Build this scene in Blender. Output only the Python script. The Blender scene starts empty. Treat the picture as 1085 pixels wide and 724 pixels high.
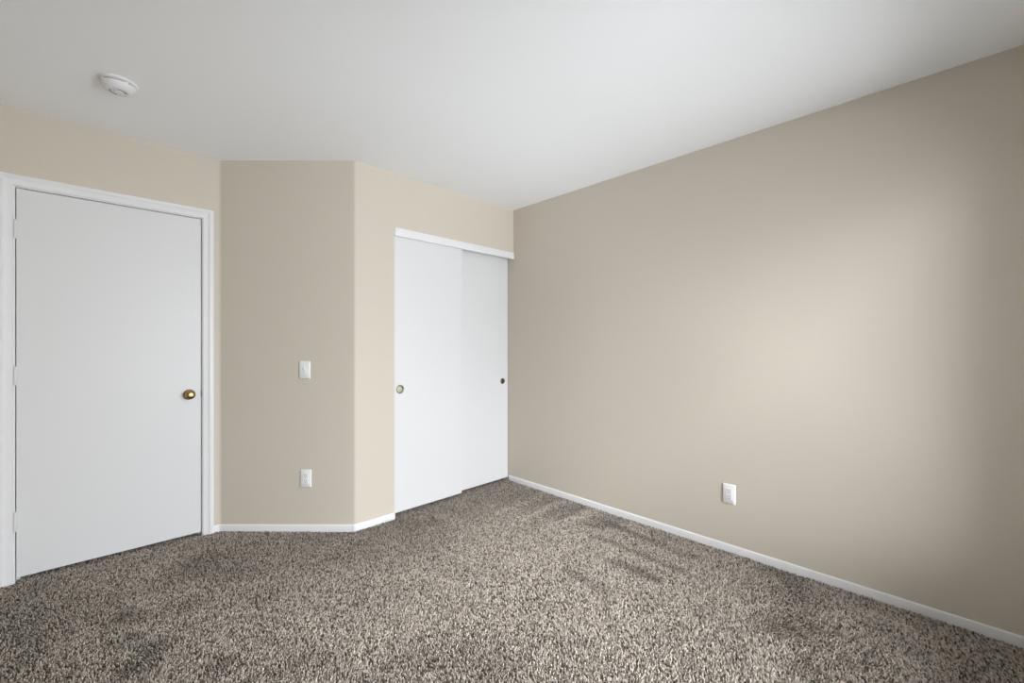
import bpy, bmesh, math
import numpy as np
from mathutils import Vector, Matrix

scn = bpy.context.scene
COL = scn.collection

# ------------------------------------------------------------------ camera
YAW = 0.77515387
CAM_H = 1.21827
cam_d = bpy.data.cameras.new('camera')
cam = bpy.data.objects.new('camera', cam_d)
COL.objects.link(cam)
cam.location = (0, 0, CAM_H)
cam.rotation_euler = (math.pi / 2, 0, -YAW)
cam_d.sensor_fit = 'HORIZONTAL'
cam_d.sensor_width = 36
cam_d.lens = 448.841 / 1085 * 36
cam_d.shift_y = 4.43 / 1085
cam_d.clip_start = 0.02
scn.camera = cam

# ------------------------------------------------------------------ light
SUN = 2.4
EXPOSURE = 0.04
# sky radiance by height (sine of elevation), for the two halves of the horizon seen through the window
KNOTS = (-0.9, -0.45, -0.12, 0.12, 0.45, 0.9)
SKY_A = (2, 14, 6, 12.5, 14, 120)
SKY_B = (1, 8, 12, 12.5, 24, 12)

w = bpy.data.worlds.new('sky')
scn.world = w
w.use_nodes = True
nt = w.node_tree
bg = nt.nodes['Background']
tc = nt.nodes.new('ShaderNodeTexCoord')
sx = nt.nodes.new('ShaderNodeSeparateXYZ')
nt.links.new(tc.outputs['Generated'], sx.inputs[0])


def sky_ramp(vals):
    mr = nt.nodes.new('ShaderNodeMapRange')
    mr.inputs['From Min'].default_value = -1
    nt.links.new(sx.outputs['Z'], mr.inputs['Value'])
    rp = nt.nodes.new('ShaderNodeValToRGB')
    nt.links.new(mr.outputs[0], rp.inputs[0])
    el = rp.color_ramp.elements
    while len(el) < len(vals):
        el.new(0.5)
    for e, z, v in zip(el, KNOTS, vals):
        e.position = (z + 1) / 2
    for e, z, v in zip(el, KNOTS, vals):
        e.color = (v * 0.955, v, v * 1.045, 1)
    return rp


ra, rb = sky_ramp(SKY_A), sky_ramp(SKY_B)
side = nt.nodes.new('ShaderNodeMapRange')
side.interpolation_type = 'SMOOTHSTEP'
side.inputs['From Min'].default_value = -0.45
side.inputs['From Max'].default_value = 0.45
nt.links.new(sx.outputs['X'], side.inputs['Value'])
mixs = nt.nodes.new('ShaderNodeMix')
mixs.data_type = 'RGBA'
nt.links.new(side.outputs[0], mixs.inputs['Factor'])
nt.links.new(ra.outputs[0], mixs.inputs['A'])
nt.links.new(rb.outputs[0], mixs.inputs['B'])
nt.links.new(mixs.outputs['Result'], bg.inputs['Color'])
bg.inputs['Strength'].default_value = 1.0

sun_d = bpy.data.lights.new('sun', 'SUN')
sun = bpy.data.objects.new('sun', sun_d)
COL.objects.link(sun)
sun_d.energy = SUN
SUN_ANGLE = 40
sun_d.angle = math.radians(SUN_ANGLE)
sun_d.color = (1, 1, 1)
SUN_DIR = (0.75, 0.9, -0.58)
sun.rotation_euler = Vector(SUN_DIR).to_track_quat('-Z', 'Y').to_euler()

vs = scn.view_settings
scn.display_settings.display_device = 'sRGB'
vs.view_transform = 'Standard'
vs.look = 'None'
vs.gamma = 1
vs.use_curve_mapping = False
vs.exposure = EXPOSURE
scn.cycles.max_bounces = 14
scn.cycles.diffuse_bounces = 10
scn.cycles.sample_clamp_indirect = 6

# ------------------------------------------------------------------ room numbers (metres)
R, C, D, CE = 2.6851, 2.7214, 3.3506, 2.44      # right wall X, closet wall Y, door wall Y, ceiling
LFT, BCK, HALL = -0.48, -0.42, 4.4
AX, BX = 0.5802, 1.2151                         # ends of the angled wall
OPX = 1.503                                     # left edge of the closet opening
WX0, WX1, WZ0, WZ1 = 0.55, 2.43, 0.35, 2.10     # window opening in the wall behind the camera
FZ = -0.012                                     # carpet backing; pile tips reach about z = 0


# ------------------------------------------------------------------ materials
def mat(name, color, rough=0.5, metal=0.0, bump=0.0, scale=200.0, spec=0.5, var=0.0, dist=0.001):
    m = bpy.data.materials.new(name)
    m.use_nodes = True
    n, l = m.node_tree.nodes, m.node_tree.links
    b = n['Principled BSDF']
    b.inputs['Base Color'].default_value = (*color, 1)
    b.inputs['Roughness'].default_value = rough
    b.inputs['Metallic'].default_value = metal
    b.inputs['Specular IOR Level'].default_value = spec
    if bump or var:
        g = n.new('ShaderNodeNewGeometry')
        t = n.new('ShaderNodeTexNoise')
        t.inputs['Scale'].default_value = scale
        t.inputs['Detail'].default_value = 3
        l.new(g.outputs['Position'], t.inputs['Vector'])
        if bump:
            bp = n.new('ShaderNodeBump')
            bp.inputs['Strength'].default_value = bump
            bp.inputs['Distance'].default_value = dist
            l.new(t.outputs['Fac'], bp.inputs['Height'])
            l.new(bp.outputs['Normal'], b.inputs['Normal'])
        if var:
            mx = n.new('ShaderNodeMix')
            mx.data_type = 'RGBA'
            mx.inputs['A'].default_value = (*[c * (1 - var) for c in color], 1)
            mx.inputs['B'].default_value = (*[min(1, c * (1 + var)) for c in color], 1)
            l.new(t.outputs['Fac'], mx.inputs['Factor'])
            l.new(mx.outputs['Result'], b.inputs['Base Color'])
    return m


M_WALL = mat('beige_wall_paint', (0.595, 0.545, 0.47), 0.62, bump=0.25, scale=95, spec=0.3, dist=0.0015)
M_CEIL = mat('white_ceiling_paint', (0.92, 0.935, 0.955), 0.8, bump=0.2, scale=110, spec=0.2, dist=0.0015)
M_TRIM = mat('white_trim_enamel', (0.755, 0.755, 0.765), 0.4, bump=0.05, scale=60, spec=0.4)
M_DOOR = mat('white_door_enamel', (0.695, 0.695, 0.705), 0.42, bump=0.06, scale=45, spec=0.4)
M_PLATE = mat('white_plastic', (0.82, 0.83, 0.83), 0.35, var=0.02, scale=30)
M_DEVICE = mat('white_device_plastic', (0.79, 0.80, 0.81), 0.3, var=0.02, scale=30)
M_SLOT = mat('dark_socket_slot', (0.05, 0.05, 0.05), 0.6, var=0.1)
M_DET = mat('detector_plastic', (0.76, 0.76, 0.765), 0.45, var=0.02, scale=40)
M_DETDARK = mat('detector_vent_dark', (0.16, 0.16, 0.16), 0.7, var=0.1)
M_BRASS = mat('antique_brass', (0.33, 0.215, 0.10), 0.27, metal=1.0, var=0.15, scale=120)
M_OLDBRASS = mat('worn_brown_brass', (0.27, 0.22, 0.16), 0.33, metal=1.0, var=0.2, scale=150)
M_GREENCUP = mat('pale_green_brass', (0.46, 0.51, 0.39), 0.5, metal=0.25, var=0.06, scale=150)
M_STRIKE = mat('dark_latch_metal', (0.05, 0.045, 0.04), 0.6, metal=0.3, var=0.1)
M_BACK = mat('brown_carpet_backing', (0.17, 0.14, 0.115), 0.95, bump=0.6, scale=160, spec=0.05, var=0.5, dist=0.008)
M_VINYL = mat('white_window_vinyl', (0.80, 0.80, 0.80), 0.4, var=0.02, scale=20)

M_GLASS = bpy.data.materials.new('window_glass')
M_GLASS.use_nodes = True
_n, _l = M_GLASS.node_tree.nodes, M_GLASS.node_tree.links
_n.remove(_n['Principled BSDF'])
_t = _n.new('ShaderNodeBsdfTransparent')
_g = _n.new('ShaderNodeBsdfGlossy')
_g.inputs['Roughness'].default_value = 0.02
_f = _n.new('ShaderNodeFresnel')
_f.inputs['IOR'].default_value = 1.45
_x = _n.new('ShaderNodeMixShader')
_l.new(_f.outputs[0], _x.inputs[0])
_l.new(_t.outputs[0], _x.inputs[1])
_l.new(_g.outputs[0], _x.inputs[2])
_l.new(_x.outputs[0], _n['Material Output'].inputs['Surface'])

M_PILE = bpy.data.materials.new('flecked_brown_pile')
M_PILE.use_nodes = True
_n, _l = M_PILE.node_tree.nodes, M_PILE.node_tree.links
_a = _n.new('ShaderNodeAttribute')
_a.attribute_name = 'yarn_color'
_b = _n['Principled BSDF']
_b.inputs['Roughness'].default_value = 0.95
_b.inputs['Specular IOR Level'].default_value = 0.08
_l.new(_a.outputs['Color'], _b.inputs['Base Color'])


# ------------------------------------------------------------------ helpers
def link(name, bm, m, parent=None, smooth=None):
    """One bmesh becomes one mesh object."""
    bmesh.ops.recalc_face_normals(bm, faces=bm.faces)
    me = bpy.data.meshes.new(name)
    bm.to_mesh(me)
    bm.free()
    for x in (m if isinstance(m, (list, tuple)) else [m]):
        me.materials.append(x)
    o = bpy.data.objects.new(name, me)
    COL.objects.link(o)
    if parent is not None:
        o.parent = parent
    if smooth is not None:
        me.polygons.foreach_set('use_smooth', [True] * len(me.polygons))
        me.set_sharp_from_angle(angle=math.radians(smooth))
    return o


def tag(o, label, cat, kind=None, group=None):
    o['label'] = label
    o['category'] = cat
    if kind:
        o['kind'] = kind
    if group:
        o['group'] = group
    return o


def box(bm, x0, x1, y0, y1, z0, z1, bevel=0.0, seg=2):
    r = bmesh.ops.create_cube(bm, size=1)
    vs_ = r['verts']
    for v in vs_:
        v.co = Vector(((x0 + x1) / 2 + v.co.x * (x1 - x0), (y0 + y1) / 2 + v.co.y * (y1 - y0), (z0 + z1) / 2 + v.co.z * (z1 - z0)))
    if bevel:
        es = {e for v in vs_ for e in v.link_edges}
        bmesh.ops.bevel(bm, geom=list(es), offset=bevel, segments=seg, profile=0.5, affect='EDGES')


def prism(bm, pts, vec):
    """Closed polygon (3D points) swept along vec."""
    a = [bm.verts.new(p) for p in pts]
    b = [bm.verts.new(Vector(p) + Vector(vec)) for p in pts]
    bm.faces.new(a)
    bm.faces.new(b[::-1])
    n = len(pts)
    for i in range(n):
        bm.faces.new((a[i], a[(i + 1) % n], b[(i + 1) % n], b[i]))


def lathe(bm, prof, mtx=Matrix(), n=40):
    """Profile [(radius, height)] turned about local Z, then placed with mtx."""
    rings = []
    for r, h in prof:
        if r < 1e-6:
            rings.append([bm.verts.new(mtx @ Vector((0, 0, h)))])
        else:
            rings.append([bm.verts.new(mtx @ Vector((r * math.cos(2 * math.pi * k / n), r * math.sin(2 * math.pi * k / n), h))) for k in range(n)])
    for a, b in zip(rings[:-1], rings[1:]):
        for k in range(n):
            k2 = (k + 1) % n
            if len(a) == 1 and len(b) == 1:
                continue
            if len(a) == 1:
                bm.faces.new((a[0], b[k], b[k2]))
            elif len(b) == 1:
                bm.faces.new((a[k], b[0], a[k2]))
            else:
                bm.faces.new((a[k], b[k], b[k2], a[k2]))


def arc(cx, cy, r, a0, a1, n=8):
    return [(cx + r * math.cos(a0 + (a1 - a0) * k / n), cy + r * math.sin(a0 + (a1 - a0) * k / n)) for k in range(n + 1)]


def empty(name, loc, rz=0.0):
    o = bpy.data.objects.new(name, None)
    COL.objects.link(o)
    o.location = loc
    o.rotation_euler = (0, 0, rz)
    o.empty_display_size = 0.05
    return o


# ------------------------------------------------------------------ plan line of the drywall corners
q = math.sqrt(0.5)
RB = 0.030                                # rounded drywall corner radius
tb = RB * math.tan(math.radians(22.5))
# inside corner at A (135 degrees): arc centre on the room side
a_arc = arc(AX - tb, D - RB, RB, math.radians(90), math.radians(45))
# outside corner at B: arc centre inside the wall
b_arc = arc(BX + tb, C + RB, RB, math.radians(225), math.radians(270))
P_FAR0 = (0.545, D)
angled = a_arc[len(a_arc) // 2:] + b_arc[:len(b_arc) // 2 + 1]
far_end = a_arc[:len(a_arc) // 2 + 1]
closet_start = b_arc[len(b_arc) // 2:]
T = 0.10

# ------------------------------------------------------------------ floor, ceiling, walls
bm = bmesh.new()
box(bm, LFT - .1, R + .1, BCK - .12, HALL + .1, FZ - .1, FZ)
floor = tag(link('floor', bm, M_BACK), 'brown flecked cut-pile carpet floor with vacuum tracks and darker footprints', 'floor', 'structure')

bm = bmesh.new()
box(bm, LFT - .1, R + .1, BCK - .12, HALL + .1, CE, CE + .1)
tag(link('ceiling', bm, M_CEIL), 'flat white painted ceiling over the empty room', 'ceiling', 'structure')

bm = bmesh.new()
box(bm, R, R + .1, BCK - .12, HALL, FZ, CE)
tag(link('wall_right', bm, M_WALL), 'long beige painted wall with one outlet beside the closet', 'wall', 'structure')

bm = bmesh.new()
box(bm, LFT - .1, LFT, BCK - .12, HALL, FZ, CE)
tag(link('wall_left', bm, M_WALL), 'beige painted wall on the hinge side of the hinged door', 'wall', 'structure')

bm = bmesh.new()
box(bm, LFT, R, HALL, HALL + .1, FZ, CE)
tag(link('wall_hall', bm, M_WALL), 'beige hallway wall beyond the closed hinged door', 'wall', 'structure')

bm = bmesh.new()
for x0, x1, z0, z1 in ((LFT, WX0, FZ, CE), (WX1, R, FZ, CE), (WX0, WX1, FZ, WZ0), (WX0, WX1, WZ1, CE)):
    box(bm, x0, x1, BCK - .12, BCK, z0, z1)
tag(link('wall_back', bm, M_WALL), 'beige window wall opposite the closet', 'wall', 'structure')

# door wall with its opening: an upside-down U seen from the front
JX0, JX1, JZ = -0.318, 0.499, 2.053
bm = bmesh.new()
prism(bm, [(LFT, D, FZ), (JX0, D, FZ), (JX0, D, JZ), (JX1, D, JZ), (JX1, D, FZ), (far_end[0][0], D, FZ), (far_end[0][0], D, CE), (LFT, D, CE)], (0, T, 0))
pts = far_end + [(far_end[-1][0] + T * 0.41, D + T), (far_end[0][0], D + T)]
prism(bm, [(x, y, FZ) for x, y in pts], (0, 0, CE - FZ))
tag(link('wall_far', bm, M_WALL, smooth=30), 'beige wall holding the white hinged door', 'wall', 'structure')

bm = bmesh.new()
pts = angled + [(angled[-1][0] + 0.05, angled[-1][1] + T), (angled[0][0] + T * 0.41, D + T)]
prism(bm, [(x, y, FZ) for x, y in pts], (0, 0, CE - FZ))
tag(link('wall_angled', bm, M_WALL, smooth=30), 'narrow beige angled wall with light switch above an outlet', 'wall', 'structure')

HZ = 2.03                                  # closet opening head, hidden behind the fascia
bm = bmesh.new()
pts = closet_start + [(OPX, C), (OPX, C + T), (closet_start[0][0] + 0.05, C + T)]
prism(bm, [(x, y, FZ) for x, y in pts], (0, 0, CE - FZ))
box(bm, OPX, R, C, C + T, HZ, CE)
tag(link('wall_closet', bm, M_WALL, smooth=30), 'beige wall around and above the sliding closet doors', 'wall', 'structure')


# ------------------------------------------------------------------ baseboards
def baseboard(name, path, label, h=0.038, t=0.009):
    """Room lies to the right of the walking direction... offsets are along the left normal turned into the room."""
    prof = [(0, FZ), (t, FZ), (t, h - .008), (t * .85, h - .003), (t * .55, h), (0, h)]
    n = len(path)
    offs = []
    for i in range(n):
        p = Vector(path[i])
        ds = []
        if i > 0:
            ds.append((p - Vector(path[i - 1])).normalized())
        if i < n - 1:
            ds.append((Vector(path[i + 1]) - p).normalized())
        ns = [Vector((d.y, -d.x)) for d in ds]
        m_ = sum(ns, Vector((0, 0))).normalized()
        offs.append(m_ / max(0.3, m_.dot(ns[0])))
    bm = bmesh.new()
    rows = []
    for p, o in zip(path, offs):
        rows.append([bm.verts.new((p[0] + o.x * u, p[1] + o.y * u, z)) for u, z in prof])
    k = len(prof)
    for a, b in zip(rows[:-1], rows[1:]):
        for i in range(k):
            bm.faces.new((a[i], a[(i + 1) % k], b[(i + 1) % k], b[i]))
    bm.faces.new(rows[0])
    bm.faces.new(rows[-1][::-1])
    return tag(link(name, bm, M_TRIM, smooth=35), label, 'baseboard', 'structure')


baseboard('baseboard_far', [(0.5445, D)] + far_end, 'short white baseboard between the door casing and the angled wall')
s_ = (angled[0][0] + 0.0004, angled[0][1] - 0.0004)
baseboard('baseboard_angled', [s_] + angled[1:len(a_arc) // 2 + 1] + [(b_arc[0][0] - .002, b_arc[0][1] + .002)], 'white baseboard along the narrow angled wall')
baseboard('baseboard_closet', b_arc + [(OPX, C)], 'short white baseboard wrapping the rounded corner to the closet opening')
baseboard('baseboard_right', [(R, C + .055), (R, BCK)], 'long white baseboard along the right wall')
baseboard('baseboard_left', [(LFT, BCK), (LFT, D - .02)], 'white baseboard on the wall by the door hinges')
baseboard('baseboard_back', [(R - .013, BCK), (LFT + .013, BCK)], 'white baseboard under the window')

# ------------------------------------------------------------------ hinged door: jamb, casing, leaf
DX0, DX1, DZ0, DZ1 = -0.298, 0.4785, 0.018, 2.033
bm = bmesh.new()
prism(bm, [(JX0, D, FZ), (DX0 - .0032, D, FZ), (DX0 - .0032, D, DZ1 + .004), (DX1 + .0045, D, DZ1 + .004), (DX1 + .0045, D, FZ), (JX1, D, FZ), (JX1, D, JZ), (JX0, D, JZ)], (0, T, 0))
prism(bm, [(DX0 - .0032, D + .040, FZ), (DX0 + .010, D + .040, FZ), (DX0 + .010, D + .040, DZ1 - .010), (DX1 - .010, D + .040, DZ1 - .010), (DX1 - .010, D + .040, FZ), (DX1 + .0045, D + .040, FZ), (DX1 + .0045, D + .040, DZ1 + .004), (DX0 - .0032, D + .040, DZ1 + .004)], (0, .03, 0))
jamb = tag(link('trim_1', bm, M_TRIM), 'white jamb lining the hinged door opening', 'door jamb', 'structure')

bm = bmesh.new()
cprof = [(0, 0), (0, .008), (.003, .0105), (.026, .0115), (.031, .0135), (.036, .017), (.050, .0175), (.055, .0155), (.057, .012), (.057, 0)]
ix0, ix1, iz = DX0 - .010, DX1 + .0095, DZ1 + .010
rows = []
for (px, pz, ox, oz) in ((ix0, FZ, -1, 0), (ix0, iz, -1, 1), (ix1, iz, 1, 1), (ix1, FZ, 1, 0)):
    rows.append([bm.verts.new((px + ox * u, D - d, pz + oz * u)) for u, d in cprof])
k = len(cprof)
for a, b in zip(rows[:-1], rows[1:]):
    for i in range(k):
        bm.faces.new((a[i], a[(i + 1) % k], b[(i + 1) % k], b[i]))
bm.faces.new(rows[0])
bm.faces.new(rows[-1][::-1])
tag(link('trim_2', bm, M_TRIM, smooth=25), 'white moulded casing framing the hinged door', 'door casing', 'structure')

bm = bmesh.new()
box(bm, DX0, DX1, D + .002, D + .037, DZ0, DZ1, .0015, 1)
door = tag(link('door_1', bm, M_DOOR), 'white flush hinged door with antique brass knob', 'door', 'structure')
for z0, z1 in ((1.770, 1.866), (1.014, 1.108), (0.259, 0.358)):
    bm = bmesh.new()
    for i in range(5):                              # five interlocking knuckles
        a = z0 + (z1 - z0) * i / 5
        b = z0 + (z1 - z0) * (i + 1) / 5 - .0006
        lathe(bm, [(0, a), (.0062, a), (.0062, b), (0, b)], Matrix.Translation((DX0 - .0035, D - .0045, 0)), 20)
    box(bm, DX0 - .002, DX0 + .002, D - .0035, D + .004, z0, z1)
    hinge = link('hinge', bm, M_DOOR, door, smooth=40)
    bm = bmesh.new()
    lathe(bm, [(0, z1), (.0052, z1), (.0056, z1 + .002), (.003, z1 + .0045), (0, z1 + .005)], Matrix.Translation((DX0 - .0035, D - .0045, 0)), 16)
    link('hinge_pin', bm, M_DOOR, hinge, smooth=40)
ky, kx, kz = D + .002, 0.418, 0.908
kn = Matrix.Translation((kx, ky, kz)) @ Matrix.Rotation(math.pi / 2, 4, 'X')
bm = bmesh.new()
lathe(bm, [(0, .058), (.010, .0578), (.018, .0565), (.0235, .053), (.0262, .048), (.0268, .043), (.0255, .037), (.0215, .031), (.016, .027), (.0125, .023), (.0115, .017), (.0125, .009), (.014, .004), (.014, 0)], kn, 48)
knob = link('door_knob', bm, M_BRASS, door, smooth=50)
bm = bmesh.new()
lathe(bm, [(0, .001), (.032, .001), (.0325, .003), (.031, .0055), (.026, .008), (.018, .009), (.0, .009)], kn, 48)
link('rosette', bm, M_BRASS, knob, smooth=40)
bm = bmesh.new()
box(bm, DX1 - .0005, DX1 + .0040, D - .001, D + .027, kz - .019, kz + .024, .001, 1)
link('latch_plate', bm, M_STRIKE, door)


# ------------------------------------------------------------------ sliding closet doors
def pierced_panel(name, x0, x1, yf, yb, z0, z1, hx, hz, hr):
    """Flush sliding panel with a round hole in its face for the cup pull."""
    bm = bmesh.new()
    N = 40
    e = .002
    outer = [bm.verts.new(p) for p in ((x0 + e, yf, z0 + e), (x1 - e, yf, z0 + e), (x1 - e, yf, z1 - e), (x0 + e, yf, z1 - e))]
    circ = [bm.verts.new((hx + hr * math.cos(2 * math.pi * i / N), yf, hz + hr * math.sin(2 * math.pi * i / N))) for i in range(N)]
    # square ring around the hole keeps the fill tidy
    es = [bm.edges.new((outer[i], outer[(i + 1) % 4])) for i in range(4)] + [bm.edges.new((circ[i], circ[(i + 1) % N])) for i in range(N)]
    bmesh.ops.triangle_fill(bm, edges=es, use_beauty=True)
    deep = [bm.verts.new((v.co.x, yf + .016, v.co.z)) for v in circ]
    for i in range(N):
        bm.faces.new((circ[i], circ[(i + 1) % N], deep[(i + 1) % N], deep[i]))
    bm.faces.new(deep)
    mid = [bm.verts.new(p) for p in ((x0, yf + e, z0), (x1, yf + e, z0), (x1, yf + e, z1), (x0, yf + e, z1))]
    back = [bm.verts.new(p) for p in ((x0, yb, z0), (x1, yb, z0), (x1, yb, z1), (x0, yb, z1))]
    for i in range(4):
        j = (i + 1) % 4
        bm.faces.new((outer[i], outer[j], mid[j], mid[i]))
        bm.faces.new((mid[i], mid[j], back[j], back[i]))
    bm.faces.new(back[::-1])
    return link(name, bm, M_DOOR)


def cup_pull(parent, hx, yf, hz, r, m_rim, m_cup):
    mt = Matrix.Translation((hx, yf, hz)) @ Matrix.Rotation(math.pi / 2, 4, 'X')
    bm = bmesh.new()
    lathe(bm, [(r - .0045, -.011), (r - .004, -.002), (r - .003, .0012), (r, .0022), (r + .003, .0016), (r + .0042, 0), (r + .003, -.0008), (r - .001, -.0008), (r - .001, -.012)], mt, 48)
    rim = link('finger_pull', bm, m_rim, parent, smooth=50)
    bm = bmesh.new()
    lathe(bm, [(0, -.0085), (r * .45, -.009), (r * .8, -.0105), (r - .003, -.0115), (r - .003, -.0128), (0, -.0128)], mt, 48)
    link('pull_cup', bm, m_cup, rim, smooth=40)


FY, RY = C + .010, C + .072
panel = tag(pierced_panel('door_2', OPX + .002, 2.108, FY, FY + .034, .026, 2.022, 1.5535, .905, .0275), 'front white sliding closet door with round pale green finger pull', 'closet door', 'structure')
cup_pull(panel, 1.5535, FY, .905, .0275, M_OLDBRASS, M_GREENCUP)
panel = tag(pierced_panel('door_3', 2.055, R - .0025, RY, RY + .034, .018, 2.022, 2.6175, .899, .0225), 'rear white sliding closet door with round brown brass finger pull', 'closet door', 'structure')
cup_pull(panel, 2.6175, RY, .899, .0225, M_OLDBRASS, M_OLDBRASS)

bm = bmesh.new()
box(bm, OPX, R - .0005, C - .007, C + .004, 1.997, 2.056, .0025, 2)
tag(link('trim_3', bm, M_TRIM), 'white fascia board across the top of the closet opening', 'closet fascia', 'structure')

# ------------------------------------------------------------------ window behind the camera, source of the daylight
bm = bmesh.new()
fw = .045
for x0, x1, z0, z1 in ((WX0, WX0 + fw, WZ0, WZ1), (WX1 - fw, WX1, WZ0, WZ1), (WX0 + fw, WX1 - fw, WZ0, WZ0 + fw), (WX0 + fw, WX1 - fw, WZ1 - fw, WZ1)):
    box(bm, x0, x1, BCK - .11, BCK - .05, z0, z1, .003, 1)
xm = (WX0 + WX1) / 2
box(bm, xm - .02, xm + .02, BCK - .10, BCK - .06, WZ0 + fw, WZ1 - fw, .003, 1)
win = tag(link('window_1', bm, M_VINYL), 'white framed two-pane window in the wall opposite the closet', 'window', 'structure')
for x0, x1 in ((WX0 + fw, xm - .02), (xm + .02, WX1 - fw)):
    bm = bmesh.new()
    box(bm, x0, x1, BCK - .082, BCK - .078, WZ0 + fw, WZ1 - fw)
    link('pane', bm, M_GLASS, win)
pl_d = bpy.data.lights.new('window_portal', 'AREA')
pl_d.shape = 'RECTANGLE'
pl_d.size = WX1 - WX0
pl_d.size_y = WZ1 - WZ0
pl_d.cycles.is_portal = True
pl = bpy.data.objects.new('window_portal', pl_d)
COL.objects.link(pl)
pl.location = (xm, BCK - .115, (WZ0 + WZ1) / 2)
pl.rotation_euler = (math.pi / 2, 0, 0)


# ------------------------------------------------------------------ wall plates (local: plate face looks along -Y, base point at its centre on the wall)
def plate_mesh(hole_w=None):
    bm = bmesh.new()
    W, H, d = .0715, .117, .0062
    # domed plate edge: stacked outline rings
    def ring(ins, y):
        x, z, c = W / 2 - ins, H / 2 - ins, .004
        pts = []
        for sx_, sz_, a0 in ((1, 1, 0), (-1, 1, 90), (-1, -1, 180), (1, -1, 270)):
            for i in range(5):
                a = math.radians(a0 + 22.5 * i)
                pts.append(bm.verts.new((sx_ * (x - c) + c * math.cos(a), y, sz_ * (z - c) + c * math.sin(a))))
        return pts
    rs = [ring(0, 0), ring(0, -.0025), ring(.0012, -.0045), ring(.004, -d)]
    for a, b in zip(rs[:-1], rs[1:]):
        n = len(a)
        for i in range(n):
            bm.faces.new((a[i], a[(i + 1) % n], b[(i + 1) % n], b[i]))
    bm.faces.new(rs[-1])
    bm.faces.new(rs[0][::-1])
    return bm


def screws(parent, zs):
    for z in zs:
        bm = bmesh.new()
        mt = Matrix.Translation((0, -.0062, z)) @ Matrix.Rotation(math.pi / 2, 4, 'X')
        lathe(bm, [(0, .0009), (.0022, .0008), (.0032, 0), (.0032, -.001)], mt, 16)
        link('screw', bm, M_PLATE, parent, smooth=40)


def outlet(loc, rz, label):
    o = tag(empty('wall_outlet', loc, rz), label, 'outlet', group='white duplex outlets low on the beige walls')
    link('cover_plate', plate_mesh(), M_PLATE, o, smooth=40)
    screws(o, (.0485, -.0485))
    bm = bmesh.new()
    box(bm, -.0167, .0167, -.0078, -.004, -.0335, .0335, .0012, 2)
    body = link('receptacle', bm, M_DEVICE, o)
    for z in (.0185, -.0185):
        bm = bmesh.new()
        box(bm, -.0075, -.0052, -.0081, -.006, z + .001, z + .0105)
        box(bm, .0052, .0072, -.0081, -.006, z + .002, z + .0095)
        mt = Matrix.Translation((0, -.0081, z - .0065)) @ Matrix.Rotation(-math.pi / 2, 4, 'X')
        lathe(bm, [(0, 0), (.0028, 0), (.0028, .002), (0, .002)], mt, 14)
        link('socket_slots', bm, M_SLOT, body)
    return o


# centre of the angled wall seen through the plates: lateral offsets measured from the lens axis
def on_angled(lat, z):
    dpt = AX * math.sin(YAW) + D * math.cos(YAW)
    x = dpt * math.sin(YAW) + lat * math.cos(YAW)
    y = dpt * math.cos(YAW) - lat * math.sin(YAW)
    # slide on to the wall line through A with direction (1,-1)
    e = ((AX + D) - (x + y)) / 2
    return (x + e, y + e, z)


outlet(on_angled(-1.3575, .343), -math.pi / 4, 'white wall outlet on the narrow angled wall, under the light switch')
outlet((R, .8952, .337), -math.pi / 2, 'white wall outlet low on the long right wall, above its baseboard')

sw = tag(empty('light_switch', on_angled(-1.3655, 1.0585), -math.pi / 4), 'white toggle light switch on the angled wall above the outlet', 'light switch')
link('cover_plate', plate_mesh(), M_PLATE, sw, smooth=40)
screws(sw, (.030, -.030))
bm = bmesh.new()
box(bm, -.0055, .0055, -.0070, -.005, -.0125, .0125, .0008, 1)
link('toggle_collar', bm, M_DEVICE, sw)
bm = bmesh.new()
prism(bm, [(-.0042, -.006, -.004), (-.0042, -.006, .009), (-.0036, -.0185, .0145), (-.0036, -.0205, .0095)], (.0082, 0, 0))
bmesh.ops.bevel(bm, geom=list(bm.edges), offset=.0012, segments=2, affect='EDGES')
link('toggle_lever', bm, M_DEVICE, sw, smooth=40)

# ------------------------------------------------------------------ smoke detector on the ceiling
sd = tag(empty('smoke_detector', (0.0713, 2.681, CE)), 'round white smoke detector on the ceiling in front of the hinged door', 'smoke detector')
flip = Matrix.Rotation(math.pi, 4, 'X')
bm = bmesh.new()
lathe(bm, [(0, 0), (.0685, 0), (.0700, .003), (.0700, .007), (.0675, .010), (.060, .0125), (0, .0125)], flip, 64)
link('mounting_base', bm, M_DET, sd, smooth=35)
bm = bmesh.new()
lathe(bm, [(0, .0125), (.0595, .0125), (.0595, .0165), (0, .0165)], flip, 64)
link('vent_slot', bm, M_DETDARK, sd, smooth=35)
bm = bmesh.new()
lathe(bm, [(0, .0165), (.0625, .0165), (.0645, .018), (.0640, .021), (.058, .030), (.049, .039), (.042, .0435), (.036, .0455), (.0235, .0462), (.0225, .0435), (0, .0435)], flip, 64)
body = link('detector_housing', bm, M_DET, sd, smooth=35)
for a in (25, 115, 205, 295):
    bm = bmesh.new()
    mt = Matrix.Rotation(math.radians(a), 4, 'Z')
    r = bmesh.ops.create_cube(bm, size=1)
    for v in r['verts']:
        v.co = mt @ Vector((.0605 + v.co.x * .007, v.co.y * .008, -.0148 + v.co.z * .0050))
    link('vent_rib', bm, M_DET, sd)
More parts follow.
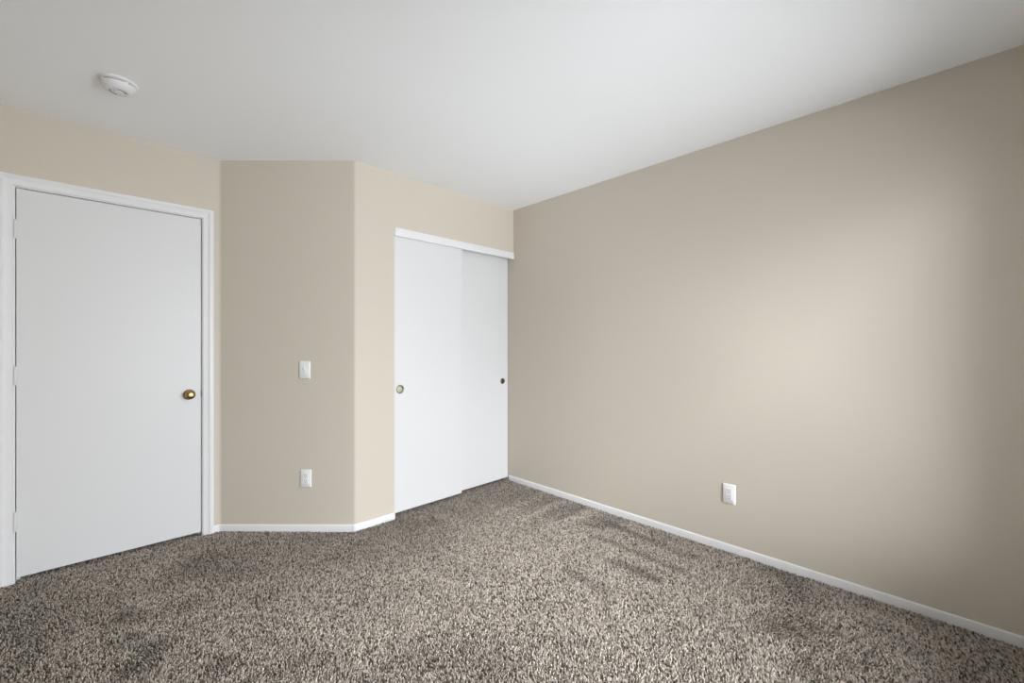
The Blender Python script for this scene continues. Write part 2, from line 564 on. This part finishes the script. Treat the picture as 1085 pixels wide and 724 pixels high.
for a0, a1 in ((100, 190), (262, 350)):              # two curved sounder slots round the button
    bm = bmesh.new()
    rows = []
    for i in range(13):
        an = math.radians(a0 + (a1 - a0) * i / 12)
        rows.append([bm.verts.new((rr * math.cos(an), rr * math.sin(an), zz)) for rr, zz in ((.0262, -.0450), (.0262, -.0466), (.0312, -.0464), (.0312, -.0450))])
    for p, q_ in zip(rows[:-1], rows[1:]):
        for i in range(4):
            bm.faces.new((p[i], p[(i + 1) % 4], q_[(i + 1) % 4], q_[i]))
    bm.faces.new(rows[0])
    bm.faces.new(rows[-1][::-1])
    link('sounder_slot', bm, M_DETDARK, body)
bm = bmesh.new()
lathe(bm, [(0, .0435), (.0165, .0435), (.0165, .0475), (.015, .0490), (0, .0495)], flip, 40)
link('test_button', bm, M_DET, sd, smooth=35)

# ------------------------------------------------------------------ carpet pile: one twisted yarn end after another, lying the way it was last vacuumed or trodden
rng = np.random.default_rng(11)
SP = 0.0068
gx = np.arange(LFT + .02, R - .008, SP)
gy = np.arange(BCK + .1, D + .16, SP)
X, Y = np.meshgrid(gx, gy)
X = X.ravel() + rng.uniform(-.45, .45, X.size) * SP
Y = Y.ravel() + rng.uniform(-.45, .45, Y.size) * SP
S_DIAG = AX + D
room = (X < R - .012) & (((X + Y < S_DIAG - .018) & (Y < D - .012)) | (Y < C - .012))
room |= (X > OPX + .01) & (Y < C + .15) & (X < R - .012)
room |= (X > DX0) & (X < DX1) & (Y < D + .15)
depth = X * math.sin(YAW) + Y * math.cos(YAW)
side = X * math.cos(YAW) - Y * math.sin(YAW)
keep = room & (depth > .95) & (np.abs(side) < depth * 1.209 + .5)
X, Y = X[keep], Y[keep]
N = X.size


def smooth_noise(cell, seed):
    g = np.random.default_rng(seed).normal(size=(int(6 / cell) + 4, int(6 / cell) + 4))
    u, v = (X + 1) / cell, (Y + 1) / cell
    i, j = np.floor(u).astype(int), np.floor(v).astype(int)
    fu, fv = u - i, v - j
    fu, fv = fu * fu * (3 - 2 * fu), fv * fv * (3 - 2 * fv)
    return g[i, j] * (1 - fu) * (1 - fv) + g[i + 1, j] * fu * (1 - fv) + g[i, j + 1] * (1 - fu) * fv + g[i + 1, j + 1] * fu * fv


def stroke(p, q_, half, soft):
    p, q_ = np.array(p), np.array(q_)
    d = q_ - p
    L2 = max(1e-9, (d * d).sum())
    wob = smooth_noise(.09, 5) * half * .35
    t = np.clip(((X - p[0]) * d[0] + (Y - p[1]) * d[1]) / L2, 0, 1)
    dist = np.hypot(X - p[0] - t * d[0], Y - p[1] - t * d[1]) + wob
    return np.clip((half + soft - dist) / soft, 0, 1)


# lay: 1 = brushed flat away from the window, 0 = upright, negative = leaning back towards it
lay = 0.50 + 0.16 * smooth_noise(.35, 1) + 0.20 * smooth_noise(.12, 2)
nap_shade_soil = np.zeros(N)
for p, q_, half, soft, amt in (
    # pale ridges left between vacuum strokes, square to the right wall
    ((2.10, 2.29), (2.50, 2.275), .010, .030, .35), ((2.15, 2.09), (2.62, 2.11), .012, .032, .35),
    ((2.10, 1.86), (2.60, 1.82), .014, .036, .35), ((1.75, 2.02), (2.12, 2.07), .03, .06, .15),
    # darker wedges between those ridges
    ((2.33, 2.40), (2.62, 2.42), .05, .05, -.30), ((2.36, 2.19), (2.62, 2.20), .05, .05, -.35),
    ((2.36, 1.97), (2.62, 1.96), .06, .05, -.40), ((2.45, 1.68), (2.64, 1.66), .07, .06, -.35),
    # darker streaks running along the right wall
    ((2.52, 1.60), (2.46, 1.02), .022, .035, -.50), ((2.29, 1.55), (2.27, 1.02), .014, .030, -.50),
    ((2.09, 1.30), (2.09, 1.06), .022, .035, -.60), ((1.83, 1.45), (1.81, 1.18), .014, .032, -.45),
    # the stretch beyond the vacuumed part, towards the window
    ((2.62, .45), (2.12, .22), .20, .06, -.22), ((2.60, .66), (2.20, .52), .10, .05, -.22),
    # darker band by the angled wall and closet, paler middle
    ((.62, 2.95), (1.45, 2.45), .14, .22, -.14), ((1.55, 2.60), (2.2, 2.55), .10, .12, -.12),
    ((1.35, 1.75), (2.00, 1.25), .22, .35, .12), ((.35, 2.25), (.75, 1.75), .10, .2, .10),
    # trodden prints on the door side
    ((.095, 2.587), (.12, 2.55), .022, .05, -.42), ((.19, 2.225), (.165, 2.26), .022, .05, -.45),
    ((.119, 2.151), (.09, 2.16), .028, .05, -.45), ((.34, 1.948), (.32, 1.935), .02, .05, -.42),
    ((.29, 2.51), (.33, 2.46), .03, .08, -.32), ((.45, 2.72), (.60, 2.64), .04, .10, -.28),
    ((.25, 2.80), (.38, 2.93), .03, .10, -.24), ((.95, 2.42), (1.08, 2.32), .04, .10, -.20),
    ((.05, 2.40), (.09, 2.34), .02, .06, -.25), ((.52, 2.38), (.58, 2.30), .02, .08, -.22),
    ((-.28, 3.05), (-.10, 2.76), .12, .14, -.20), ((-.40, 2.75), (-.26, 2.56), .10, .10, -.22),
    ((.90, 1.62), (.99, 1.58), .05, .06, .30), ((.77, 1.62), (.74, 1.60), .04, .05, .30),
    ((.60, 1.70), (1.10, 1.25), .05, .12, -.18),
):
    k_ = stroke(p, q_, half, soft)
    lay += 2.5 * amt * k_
    nap_shade_soil += amt * k_
lay = np.clip(lay, -.95, 1.35)

hgt = .0125 * rng.uniform(.78, 1.18, N)
flow = YAW + .35 * smooth_noise(.5, 3)
jit = rng.normal(0, .36, (N, 2))
dx = lay * np.sin(flow) + jit[:, 0]
dy = lay * np.cos(flow) + jit[:, 1]
dz = np.full(N, 1.0)
nn = np.sqrt(dx * dx + dy * dy + dz * dz)
dx, dy, dz = dx / nn, dy / nn, dz / nn
rad = .0031 * rng.uniform(.8, 1.25, N) * (.80 + .32 * np.clip(lay, 0, 1))
rot = rng.uniform(0, 2 * math.pi, N)
V = np.zeros((N, 7, 3), np.float32)
for i in range(3):
    a = rot + i * 2 * math.pi / 3
    V[:, i, 0] = X + np.cos(a) * rad
    V[:, i, 1] = Y + np.sin(a) * rad
    V[:, i, 2] = FZ - .001
    a = a + .7
    V[:, 3 + i, 0] = X + dx * hgt * .62 + np.cos(a) * rad * 1.15
    V[:, 3 + i, 1] = Y + dy * hgt * .62 + np.sin(a) * rad * 1.15
    V[:, 3 + i, 2] = FZ + dz * hgt * .66
V[:, 6, 0] = X + dx * hgt * 1.05
V[:, 6, 1] = Y + dy * hgt * 1.05
V[:, 6, 2] = FZ + dz * hgt
tri = np.array([[0, 1, 4], [0, 4, 3], [1, 2, 5], [1, 5, 4], [2, 0, 3], [2, 3, 5], [3, 4, 6], [4, 5, 6], [5, 3, 6]])
F = (np.arange(N)[:, None, None] * 7 + tri[None]).reshape(-1, 3).astype(np.int32)
me = bpy.data.meshes.new('carpet_pile')
me.vertices.add(N * 7)
me.vertices.foreach_set('co', V.ravel())
me.loops.add(F.size)
me.loops.foreach_set('vertex_index', F.ravel())
me.polygons.add(len(F))
me.polygons.foreach_set('loop_start', np.arange(0, F.size, 3, dtype=np.int32))
me.update(calc_edges=True)
# yarn fleck colours: every tuft is one of four spun colours
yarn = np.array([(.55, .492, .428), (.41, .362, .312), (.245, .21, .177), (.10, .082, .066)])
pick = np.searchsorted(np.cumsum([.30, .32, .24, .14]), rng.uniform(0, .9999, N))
# light and dark of the nap painted into the yarn colour; trodden prints also soiled
nap_shade_soil = np.clip(nap_shade_soil + .055 * smooth_noise(.12, 2) + .04 * smooth_noise(.4, 9), -.75, .5)
colr = yarn[pick] * rng.uniform(.88, 1.12, (N, 1)) * (1 + .50 * nap_shade_soil)[:, None]
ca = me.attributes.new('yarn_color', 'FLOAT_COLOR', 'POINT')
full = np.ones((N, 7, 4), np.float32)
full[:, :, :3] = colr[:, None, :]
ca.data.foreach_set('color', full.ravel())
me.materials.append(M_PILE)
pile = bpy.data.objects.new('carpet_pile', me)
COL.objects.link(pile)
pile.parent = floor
pile['kind'] = 'stuff'
